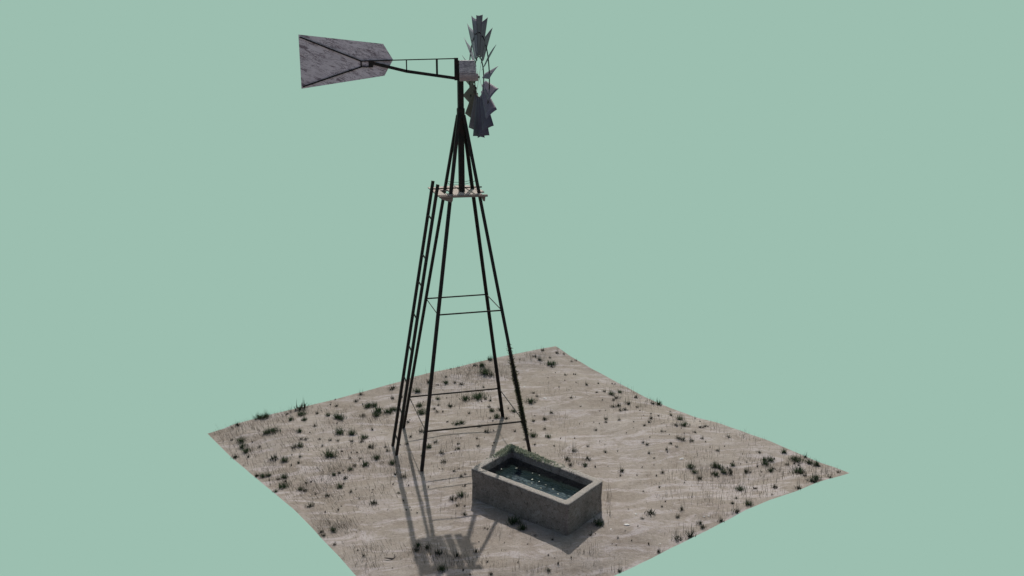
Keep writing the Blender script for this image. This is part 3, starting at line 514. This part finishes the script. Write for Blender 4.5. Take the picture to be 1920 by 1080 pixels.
# wheel
RI, RO = .345, .745
bm = bmesh.new()
for rr in (RI, RO):
    add_tube(bm, [(XW, -rr * math.cos(a), ZW - rr * math.sin(a)) for a in [2 * math.pi * k / 72 for k in range(72)]], .010, 6, closed=True)
add_tube(bm, [(XW - .03, 0, ZW), (XW + .01, 0, ZW)], .02, 14)
wheel = mesh_obj('wheel', bm, IRON, mill)
for k in range(4):
    a = R(90 * k + 35)
    bm = bmesh.new()
    r_ = Vector((0, -math.cos(a), -math.sin(a)))
    add_tube(bm, [Vector((XW, 0, ZW)), Vector((XW, 0, ZW)) + r_ * RO], .003, 5)
    mesh_obj('spoke', bm, HOOD, wheel)
NB = 18
NAVY, PUR, DUSK, RUST_SHADE, PALE = (.36, .32, .46, 1), (.56, .49, .66, 1), (.42, .32, .44, 1), (.26, .165, .15, 1), (.80, .80, .92, 1)
BLADE_SHADING = [PUR, PUR, NAVY, NAVY, NAVY, DUSK, RUST_SHADE, RUST_SHADE, RUST_SHADE, DUSK, PALE, PALE, PUR, DUSK, DUSK, DUSK, NAVY, PUR]  # light and shaded sides of the wheel painted blade by blade, browns partly rust
blade_proto = None
ROUT, RIN = 1.03, .36
def blade_mesh():
    bm = bmesh.new()
    NU, NV = 6, 8
    th = math.atan2(22, 17)
    cd = Vector((math.sin(R(90) - th), 0, 0))
    rows = []
    for j in range(NV + 1):
        v = j / NV
        r = RIN + (ROUT - RIN) * v
        w = .105 + (.262 - .105) * v
        row = []
        for i in range(NU + 1):
            u = i / NU * 2 - 1
            # local frame: radial = +Y, tangential = +Z, axial = +X
            chord = Vector((17, 0, -22)).normalized() * (w / 2 * u)
            nrm = Vector((22, 0, 17)).normalized() * (.03 * w * (u * u - .33))
            row.append(bm.verts.new(Vector((0, r + (.006 - .012 * (1 - u * u)) * v, 0)) + chord + nrm))
        rows.append(row)
    for j in range(NV):
        for i in range(NU):
            bm.faces.new((rows[j][i], rows[j][i + 1], rows[j + 1][i + 1], rows[j + 1][i]))
    return bm
for k in range(NB):
    if blade_proto is None:
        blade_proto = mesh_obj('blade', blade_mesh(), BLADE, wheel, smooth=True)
        so = blade_proto.modifiers.new('thick', 'SOLIDIFY'); so.thickness = .004
        o = blade_proto
    else:
        o = blade_proto.copy(); COL.objects.link(o); o.parent = wheel
    a = R(13.5 + 20 * k)
    rad = Vector((0, -math.cos(a), -math.sin(a)))
    tan = Vector((0, math.sin(a), -math.cos(a)))
    M = Matrix(((1, 0, 0, XW), (0, rad.y, tan.y, 0), (0, rad.z, tan.z, ZW), (0, 0, 0, 1)))
    o.matrix_basis = M
    o.color = BLADE_SHADING[k]
# ---------------------------------------------------------------- trough
TH = .528
outer = [Vector((-.415, -2.285)), Vector((.715, -3.965)), Vector((1.548, -3.300)), Vector((.462, -1.575))]
def inset(poly, d):
    n = len(poly); out = []
    for i in range(n):
        p0, p1, p2 = poly[i - 1], poly[i], poly[(i + 1) % n]
        e1 = (p1 - p0).normalized(); e2 = (p2 - p1).normalized()
        n1 = Vector((-e1.y, e1.x)); n2 = Vector((-e2.y, e2.x))
        b = (n1 + n2).normalized(); out.append(p1 + b * (d / b.dot(n1)))
    return out
def rounded(poly, r, seg=6):
    out = []; n = len(poly)
    for i in range(n):
        p0, p1, p2 = poly[i - 1], poly[i], poly[(i + 1) % n]
        a = p1 + (p0 - p1).normalized() * r; b = p1 + (p2 - p1).normalized() * r
        for k in range(seg + 1):
            t_ = k / seg
            out.append(a.lerp(p1, t_).lerp(p1.lerp(b, t_), t_))
    return out
def subdiv(loop, maxlen):
    out = []
    n = len(loop)
    for i in range(n):
        a, b = loop[i], loop[(i + 1) % n]
        out.append(a)
    return out
inner = inset(outer, .125)
def loop_at(poly, r): return rounded(poly, r)
bm = bmesh.new()
levels = [(outer, .055, -.12, 0), (outer, .055, .06, .004), (outer, .055, .28, .010), (outer, .055, TH - .010, 0), (outer, .055, TH, .010)]
prof = []
for poly, r, z, ins in levels:
    lp = rounded(inset(poly, ins), r)
    prof.append([bm.verts.new((p.x, p.y, z)) for p in lp])
for ins, z in ((-.012, TH), (.004, TH - .016), (.012, .20), (.03, .0)):
    lp = rounded(inset(inner, ins), .045)
    prof.append([bm.verts.new((p.x, p.y, z)) for p in lp])
n = len(prof[0])
for A, B in zip(prof, prof[1:]):
    for i in range(n):
        bm.faces.new((A[i], A[(i + 1) % n], B[(i + 1) % n], B[i]))
bm.faces.new(prof[-1])
bm.faces.new(prof[0][::-1])
bmesh.ops.recalc_face_normals(bm, faces=bm.faces[:])
# break the long faces up and make the cast surface uneven
for _ in range(2):
    bmesh.ops.subdivide_edges(bm, edges=[e for e in bm.edges if e.calc_length() > .12], cuts=3, use_grid_fill=True)
bmesh.ops.triangulate(bm, faces=[f for f in bm.faces if len(f.verts) > 4])
for v in bm.verts:
    q = v.co * 5
    v.co += Vector((noise.noise(q), noise.noise(q + Vector((9, 3, 1))), noise.noise(q + Vector((2, 7, 5))))) * .005 \
          + Vector((noise.noise(q * 5), noise.noise(q * 5 + Vector((9, 3, 1))), noise.noise(q * 5 + Vector((4, 1, 8))))) * .003
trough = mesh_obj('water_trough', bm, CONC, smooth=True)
tag(trough, 'rough grey concrete water trough with mossy back corner standing before the windpump', 'trough')
# moss on the back corner of the rim
rnd = random.Random(11)
bm = bmesh.new()
Bc, Rc, Lc = outer[3], outer[2], outer[0]
Bi, Ri, Li = inner[3], inner[2], inner[0]
def rim_pt(side, t_, w_):
    if side == 0: return Bc.lerp(Rc, t_).lerp(Bi.lerp(Ri, t_), w_)
    return Bc.lerp(Lc, t_).lerp(Bi.lerp(Li, t_), w_)
for i in range(5200):
    side = 0 if rnd.random() < .62 else 1
    t_ = rnd.random() ** 1.3 * (.75 if side == 0 else .62); w_ = rnd.uniform(-.12, 1.08)
    d = 1 - t_ / (.66 if side == 0 else .5)
    if rnd.random() > max(d, .03) * (0.5 + noise.noise(Vector((t_ * 30, w_ * 6, side * 9)))) * 1.7: continue
    p = rim_pt(side, t_, w_)
    lump = max(0, d) * .02
    z = TH + lump * rnd.random()
    dz = 0
    if w_ > .95: z -= rnd.random() * .05 * max(0, d)
    d3 = Vector((rnd.uniform(-1, 1), rnd.uniform(-1, 1), rnd.uniform(.05, .8)))
    flake(bm, Vector((p.x, p.y, z)), d3, rnd.uniform(.018, .048), rnd.uniform(.006, .016), rnd)
mesh_obj('moss', bm, MOSS, trough)
# sediment and water
def slab(name, ins, z, mat, sub=False, thick=.03):
    bm_ = bmesh.new()
    lp = rounded(inset(inner, ins), .04)
    top = [bm_.verts.new((p.x, p.y, z)) for p in lp]
    bm_.faces.new(top)
    return bm_
t = NT('algae_silt')
n1 = t.noise(t.coord(scale=(1, 1, 1)), 2.6, 6, .75, 2.0)
n2 = t.noise(t.coord(scale=(1.2, 5, 1), rot=(0, 0, R(50))), 3.2, 7, .72, 1.8)
c = t.ramp(n1, [(.34, (.015, .018, .018)), (.45, (.05, .065, .085)), (.54, (.15, .18, .225)), (.64, (.21, .225, .18)), (.8, (.23, .24, .18))])
c = t.mix(t.ramp(n2, [(.52, 0), (.58, .85)]), c, (.36, .42, .42))
c = t.mix(t.ramp(n2, [(.38, .7), (.46, 0)]), c, (.06, .075, .09))
silt = t.done(c, .8, 0, None, .1)
b_ = slab('s', .006, .23, silt)
mesh_obj('silt', b_, silt, trough)
t = NT('still_water')
nz = t.noise(t.coord(), 7, 3, .5)
bmp = t.bump(nz, .25, .02)
fr = t.n('Fresnel'); fr.inputs[0].default_value = 1.14; t.l(bmp, fr.inputs['Normal'])
gl = t.n('BsdfGlossy'); gl.inputs['Roughness'].default_value = .04; gl.inputs['Color'].default_value = (.9, .95, 1, 1); t.l(bmp, gl.inputs['Normal'])
tr = t.n('BsdfTransparent'); tr.inputs[0].default_value = (.58, .62, .63, 1)
mx = t.n('MixShader'); t.l(fr.outputs[0], mx.inputs[0]); t.l(tr.outputs[0], mx.inputs[1]); t.l(gl.outputs[0], mx.inputs[2])
t.l(mx.outputs[0], t.out.inputs[0])
b_ = slab('w', .004, .405, t.m)
tag(mesh_obj('water', b_, t.m), kind='structure')
# pale leaves floating
t = NT('pale_petal'); PETAL = t.done((.42, .43, .36), .6, 0, None, .3)
FL = [(.136, -2.201), (.385, -2.24), (.595, -2.491), (.678, -2.598), (.522, -2.723), (.475, -2.854), (.609, -2.829), (.675, -2.969), (.566, -3.06), (.744, -3.148), (.766, -3.331)]
FLL = ['single pale leaf floating in the left end of the trough water',
 'pale leaf floating near the back mossy corner of the trough',
 'pale leaf floating mid-trough, farthest back of the central trio',
 'pale leaf floating against the dark water by the long back wall',
 'pale leaf floating on the left side of the central cluster',
 'small pale leaf floating on the blue streak, nearest the front wall mid-trough',
 'pale leaf floating at the centre of the trough water',
 'pale leaf floating just right of the trough centre',
 'faint pale leaf floating on green algae beside the front rim',
 'bright pale leaf floating towards the right end of the trough',
 'pale leaf floating nearest the right front corner of the trough']
rnd = random.Random(3)
for (x, y), lb in zip(FL, FLL):
    bm = bmesh.new()
    s = rnd.uniform(.011, .019); a0 = rnd.uniform(0, 3)
    vs = [bm.verts.new((math.cos(a) * s * (1 + .3 * math.sin(2 * a + a0)), math.sin(a) * s * .8, .003 * math.sin(a * 2))) for a in [k * math.pi / 4 for k in range(8)]]
    vt = [bm.verts.new(v.co + Vector((0, 0, .003))) for v in vs]
    bm.faces.new(vs[::-1]); bm.faces.new(vt)
    for k in range(8): bm.faces.new((vs[k], vs[(k + 1) % 8], vt[(k + 1) % 8], vt[k]))
    o = mesh_obj('floating_leaf', bm, PETAL); o.location = (x, y, .409); o.rotation_euler = (0, 0, rnd.uniform(0, 6))
    tag(o, lb, 'leaf', 'pale leaves floating on the trough water')

# ---------------------------------------------------------------- small litter
t = NT('white_chip'); CHIP = t.done((.62, .60, .58), .6, 0, None, .3)
SCR = [(1.45, -3.909, 'small white stone chip in front of the trough right end', .018), (3.629, -1.76, 'flat white stone flake on open sand, between trough and right corner', .045),
 (2.125, 1.775, 'white stone chip behind the trough, right of the mossy leg', .04), (1.739, -3.85, 'largest white flake lying on the sand right of the trough', .045),
 (2.008, -3.561, 'thin white chip just behind the largest flake, right of the trough', .022), (-1.5, -1.093, 'white chip beside the ladder shadow left of the front leg', .03),
 (1.913, 2.632, 'white chip by the mossy leg on the far sand', .03), (2.272, .216, 'tiny white chip on bare sand behind the trough right end', .018),
 (3.009, -3.957, 'left one of two tiny white chips near the front right edge', .022), (3.084, -3.973, 'right one of two tiny white chips near the front right edge', .02),
 (2.608, -3.582, 'tiny white chip on sand between the spiky tufts at front right', .018), (2.057, -4.432, 'tiny white chip closest to the front right edge of the sand', .014)]
for x, y, lb, s in SCR:
    bm = bmesh.new()
    bmesh.ops.create_icosphere(bm, subdivisions=2, radius=1)
    k0 = Vector((x * 3, y * 3, 1))
    for v in bm.verts:
        v.co *= 1 + .5 * noise.noise(v.co * 1.5 + k0)
        v.co = Vector((v.co.x * s, v.co.y * s * .55, v.co.z * s * .22))
    o = mesh_obj('stone_chip', bm, CHIP); o.location = (x, y, ground_z(x, y) + s * .1); o.rotation_euler = (0, 0, x * 7)
    tag(o, lb, 'stone', 'white stone chips on the sand')
bm = bmesh.new()
tx, ty = -1.998, -3.88
pts = []
for k in range(15):
    a = R(195 + 190 * k / 14)
    px, py = tx + .080 * math.cos(a), ty + .065 * math.sin(a) + .03
    pts.append((px, py, ground_z(px, py) + .012 + .012 * math.sin(k * .5)))
add_tube(bm, pts, [.003 + .007 * math.sin(math.pi * (k + .6) / 15.2) for k in range(15)], 6)
tag(mesh_obj('twig', bm, IRON2), 'dark curved twig half buried in sand at the front left', 'twig')

# ---------------------------------------------------------------- tufts
def add_blade(bm, base, d, length, w, bend, seg=3, side=None):
    """tapering grass blade with a slight fold"""
    d = d.normalized()
    if side is None:
        side = d.cross(Vector((0, 0, 1)))
        if side.length < .05: side = Vector((1, 0, 0))
        side.normalize()
    p = Vector(base); prev = None
    for i in range(seg + 1):
        t_ = i / seg
        ww = w * (1 - t_) ** .7
        if i == seg:
            tip = bm.verts.new(p)
            bm.faces.new((prev[0], prev[1], tip))
        else:
            a = bm.verts.new(p - side * ww); b = bm.verts.new(p + side * ww)
            if prev: bm.faces.new((prev[0], prev[1], b, a))
            prev = (a, b)
            p = p + d * (length / seg)
            d = (d + bend * (1 / seg)).normalized()

def tuft_mesh(kind, seed):
    rnd = random.Random(seed)
    bm = bmesh.new()
    lean = Vector((-.35, .1, 0)) if kind == 'gl' else Vector((rnd.uniform(-.15, .15), rnd.uniform(-.15, .15), 0))
    if kind == 'd': N, H, W = 22, (.6, 1.3), .16
    elif kind == 'k': N, H, W = 32, (.5, 1.5), .11
    else: N, H, W = 62, (.7, 1.8), .07
    sub = [(0, 0, 1)] if kind == 'd' else [(rnd.uniform(-.5, .5), rnd.uniform(-.5, .5), rnd.uniform(.4, .8)) for _ in range(3)]
    for i in range(N):
        cx, cy, cr = rnd.choice(sub)
        a = rnd.uniform(0, 6.283); rr = cr * .55 * math.sqrt(rnd.random())
        base = Vector((cx + math.cos(a) * rr, cy + math.sin(a) * rr, -.08))
        out = Vector((math.cos(a), math.sin(a), 0))
        tilt = rnd.uniform(.1, 1.1) if kind != 'g' else rnd.uniform(.15, .95)
        d = Vector((0, 0, 1)) + out * tilt + lean
        L = rnd.uniform(*H) * (.75 if tilt > .8 else 1)
        add_blade(bm, base, d, L, W * rnd.uniform(.6, 1.1), out * rnd.uniform(.1, .7) + Vector((0, 0, -.25)))
    if kind == 'k':
        for i in range(rnd.randint(3, 7)):
            base = Vector((rnd.uniform(-.6, .6), rnd.uniform(-.6, .6), -.05))
            d = Vector((rnd.uniform(-.12, .12), rnd.uniform(-.12, .12), 1)) + lean * .3
            add_blade(bm, base, d, rnd.uniform(1.9, 3.6), .045, Vector((rnd.uniform(-.1, .1), 0, 0)), 2)
    if kind == 'g':
        for i in range(12):
            base = Vector((rnd.uniform(-.7, .7), rnd.uniform(-.7, .7), -.05))
            d = Vector((rnd.uniform(-.35, .2), rnd.uniform(-.2, .2), 1))
            add_blade(bm, base, d, rnd.uniform(1.8, 2.7), .03, Vector((rnd.uniform(-.3, .1), 0, -.1)), 3)
    for i in range({'d': 0, 'k': 14, 'g': 46}[kind]):
        a = rnd.uniform(0, 6.283); rr = 1.35 * math.sqrt(rnd.random())
        base = Vector((math.cos(a) * rr, math.sin(a) * rr, -.05))
        d = Vector((rnd.uniform(-.5, .15), rnd.uniform(-.25, .25), 1))
        b0 = rnd.uniform(0, 3.14)
        add_blade(bm, base, d, rnd.uniform(.6, 1.6), .045, Vector((rnd.uniform(-.5, .2), rnd.uniform(-.2, .2), -.1)), 3, side=Vector((math.cos(b0), math.sin(b0), 0)))
    me = bpy.data.meshes.new('tuft_' + kind)
    bm.to_mesh(me); bm.free()
    me.materials.append({'d': D_MAT, 'k': K_MAT, 'g': G_MAT}[kind])
    return me
VAR = {k: [tuft_mesh(k, 100 * i + ord(k)) for i in range(10)] for k in 'dkg'}
tufts = [(e.split(',')[0], *map(float, e.split(',')[1:])) for e in TUFTS.split(';')]
NAME = {'d': 'weed_sprout', 'k': 'grass_tuft', 'g': 'green_clump'}

# labels: nearest landmark, direction in the photograph and rank within the same look
cam_q = cam.rotation_euler.to_matrix()
def pix(x, y, z=0):
    v = cam_q.transposed() @ (Vector((x, y, z)) - cam.location)
    return 960 + 1866.7 * v.x / -v.z, 540 - 1866.7 * v.y / -v.z
LM = [('the ladder foot', (-1.34, 0)), ('the near left tower foot', (-1, -1)), ('the far left tower foot', (-1, 1)), ('the far right tower foot', (1, 1)),
      ('the mossy leg foot', (1, -1)), ('the trough left end', (-.45, -2.3)), ('the trough near corner', (.72, -3.97)), ('the trough right end', (1.56, -3.3)),
      ('the mossy trough corner', (.46, -1.57)), ('the largest white flake', (1.739, -3.85)), ('the curved twig', (-1.998, -3.88)), ('the open sand white flake', (3.629, -1.76)),
      ('the far white chip', (2.125, 1.775)), ('the platform shadow', (-1.1, -4.0)), ('the tower base centre', (0, 0)), ('the back trough wall midpoint', (1.0, -2.4))]
for nm, s_, t_ in (('the far sand corner', 1, 1), ('the left sand corner', 0, 1), ('the right sand corner', 1, 0),
                   ('the back left edge midpoint', .5, 1), ('the back right edge midpoint', 1, .5), ('the front left edge midpoint', 0, .5), ('the front right edge midpoint', .5, 0),
                   ('the back left edge left quarter', .25, 1), ('the back left edge right quarter', .75, 1), ('the back right edge left quarter', 1, .75), ('the back right edge right quarter', 1, .25),
                   ('the front right edge right quarter', .75, 0), ('the front left edge upper quarter', 0, .75)):
    LM.append((nm, ground_st(s_, t_)))
LMP = [(n_, pix(*p_)) for n_, p_ in LM]
SHAPE = {'d': ('tiny brown-black weed', 'small dark weed'), 'k': ('small spiky dark tuft', 'broad spiky dark tuft'), 'g': ('small bushy green clump', 'large bushy green clump')}
def look(k, r): return SHAPE[k][1 if r > {'d': .02, 'k': .038, 'g': .050}[k] else 0]
N_IND = 300
info = []
for k, x, y, r in tufts:
    info.append((k, x, y, r, look(k, r), pix(x, y, ground_z(x, y))))
ORD = ['nearest', 'second', 'third', 'fourth', 'fifth', 'sixth', 'seventh', 'eighth', 'ninth', 'tenth', 'eleventh', 'twelfth']
cand = {}
for n_, (lx, ly) in LMP:
    sect = {}
    for i, f in enumerate(info):
        dx, dy = f[5][0] - lx, f[5][1] - ly
        dd = math.hypot(dx, dy)
        if dd > 260: continue
        s_ = ('right of' if dx > 0 else 'left of') if abs(dx) > abs(dy) * 1.2 else ('in front of' if dy > 0 else 'behind')
        sect.setdefault((s_, f[4]), []).append((dd, i))
    for (s_, lk), L in sect.items():
        L.sort()
        for rk, (dd, i) in enumerate(L[:12]):
            cand.setdefault(i, []).append((rk * 40 + dd, rk, s_, n_, lk))
rnd = random.Random(21)
used = set()
for i in range(N_IND):
    k, x, y, r, lk, pp = info[i]
    me = VAR[k][rnd.randrange(10)]
    o = bpy.data.objects.new(NAME[k], me)
    COL.objects.link(o)
    sc = r * {'d': 1.3, 'k': 1.35, 'g': 1.42}[k]
    hz = .62 if r > .075 else (.8 if r > .05 else 1)
    o.location = (x, y, ground_z(x, y))
    o.scale = (sc, sc, sc * hz * rnd.uniform(.85, 1.15))
    o.rotation_euler = (0, 0, rnd.uniform(-.9, .9) if k == 'g' else rnd.uniform(0, 6.28))
    lb = None
    for _, rk, s_, n_, l2 in sorted(cand.get(i, [])):
        lb = '%s, %s %s %s' % (lk, ORD[rk] if rk == 0 else ORD[rk] + ' nearest', s_, n_)
        if lb not in used and len(lb.split()) <= 16: break
        lb = None
    if lb is None: lb = '%s at %d%% across and %d%% down the photo' % (lk, round(pp[0] / 19.2), round(pp[1] / 10.8))
    used.add(lb)
    tag(o, lb, {'d': 'weed', 'k': 'grass tuft', 'g': 'bush'}[k], {'d': 'dark weeds dotting the sand', 'k': 'spiky dark grass tufts on the sand', 'g': 'bushy green clumps on the sand'}[k])
# the smallest sprouts, past three hundred, as one object
bm = bmesh.new()
for k, x, y, r, lk, pp in info[N_IND:]:
    z = ground_z(x, y); r *= 1.35
    for j in range(14):
        a = rnd.uniform(0, 6.283)
        out = Vector((math.cos(a), math.sin(a), 0))
        add_blade(bm, Vector((x, y, z - .003)) + out * r * .3 * rnd.random(), Vector((0, 0, 1)) + out * rnd.uniform(.1, 1.2), r * rnd.uniform(.7, 1.6), r * .15, out * .3, 2)
    if k != 'd':
        add_blade(bm, (x, y, z), Vector((rnd.uniform(-.1, .1), rnd.uniform(-.1, .1), 1)), r * 3, r * .05, Vector((0, 0, 0)), 2)
tag(mesh_obj('weeds', bm, D_MAT), 'tiny dark sprouts scattered over the pale sand', 'weeds', kind='stuff')
# thin dry grass
bm = bmesh.new()
for gx, gy, ax, ay, bx, by, n_, lean in PATCHES:
    for i in range(int(n_ * (2.3 if lean < -.15 else 1.25))):
        u, v = rnd.gauss(0, .55), rnd.gauss(0, .55)
        x, y = gx + ax * u + bx * v, gy + ay * u + by * v
        dx, dy = x - G_CX, y - G_CY
        c_, s_ = math.cos(G_ROT), math.sin(G_ROT)
        if not (0.003 < (c_ * dx + s_ * dy) / G_SIDE + .5 < .997 and .003 < (-s_ * dx + c_ * dy) / G_SIDE + .5 < .997): continue
        z = ground_z(x, y) - .005
        L = rnd.uniform(.04, .12) if rnd.random() < .88 else rnd.uniform(.12, .22)
        d = Vector((lean * rnd.uniform(.5, 1.6) + rnd.uniform(-.08, .08), rnd.uniform(-.1, .1), 1))
        add_blade(bm, (x, y, z), d, L, rnd.uniform(.0014, .0030), Vector((lean * rnd.uniform(-.4, .9), rnd.uniform(-.1, .1), 0)), 3, side=Matrix.Rotation(rnd.uniform(0, 3.1416), 3, 'Z') @ Vector((1, 0, 0)))
tag(mesh_obj('dry_grass', bm, DRY), 'sparse thin dry grass blades standing in patches on the sand', 'grass', kind='stuff')
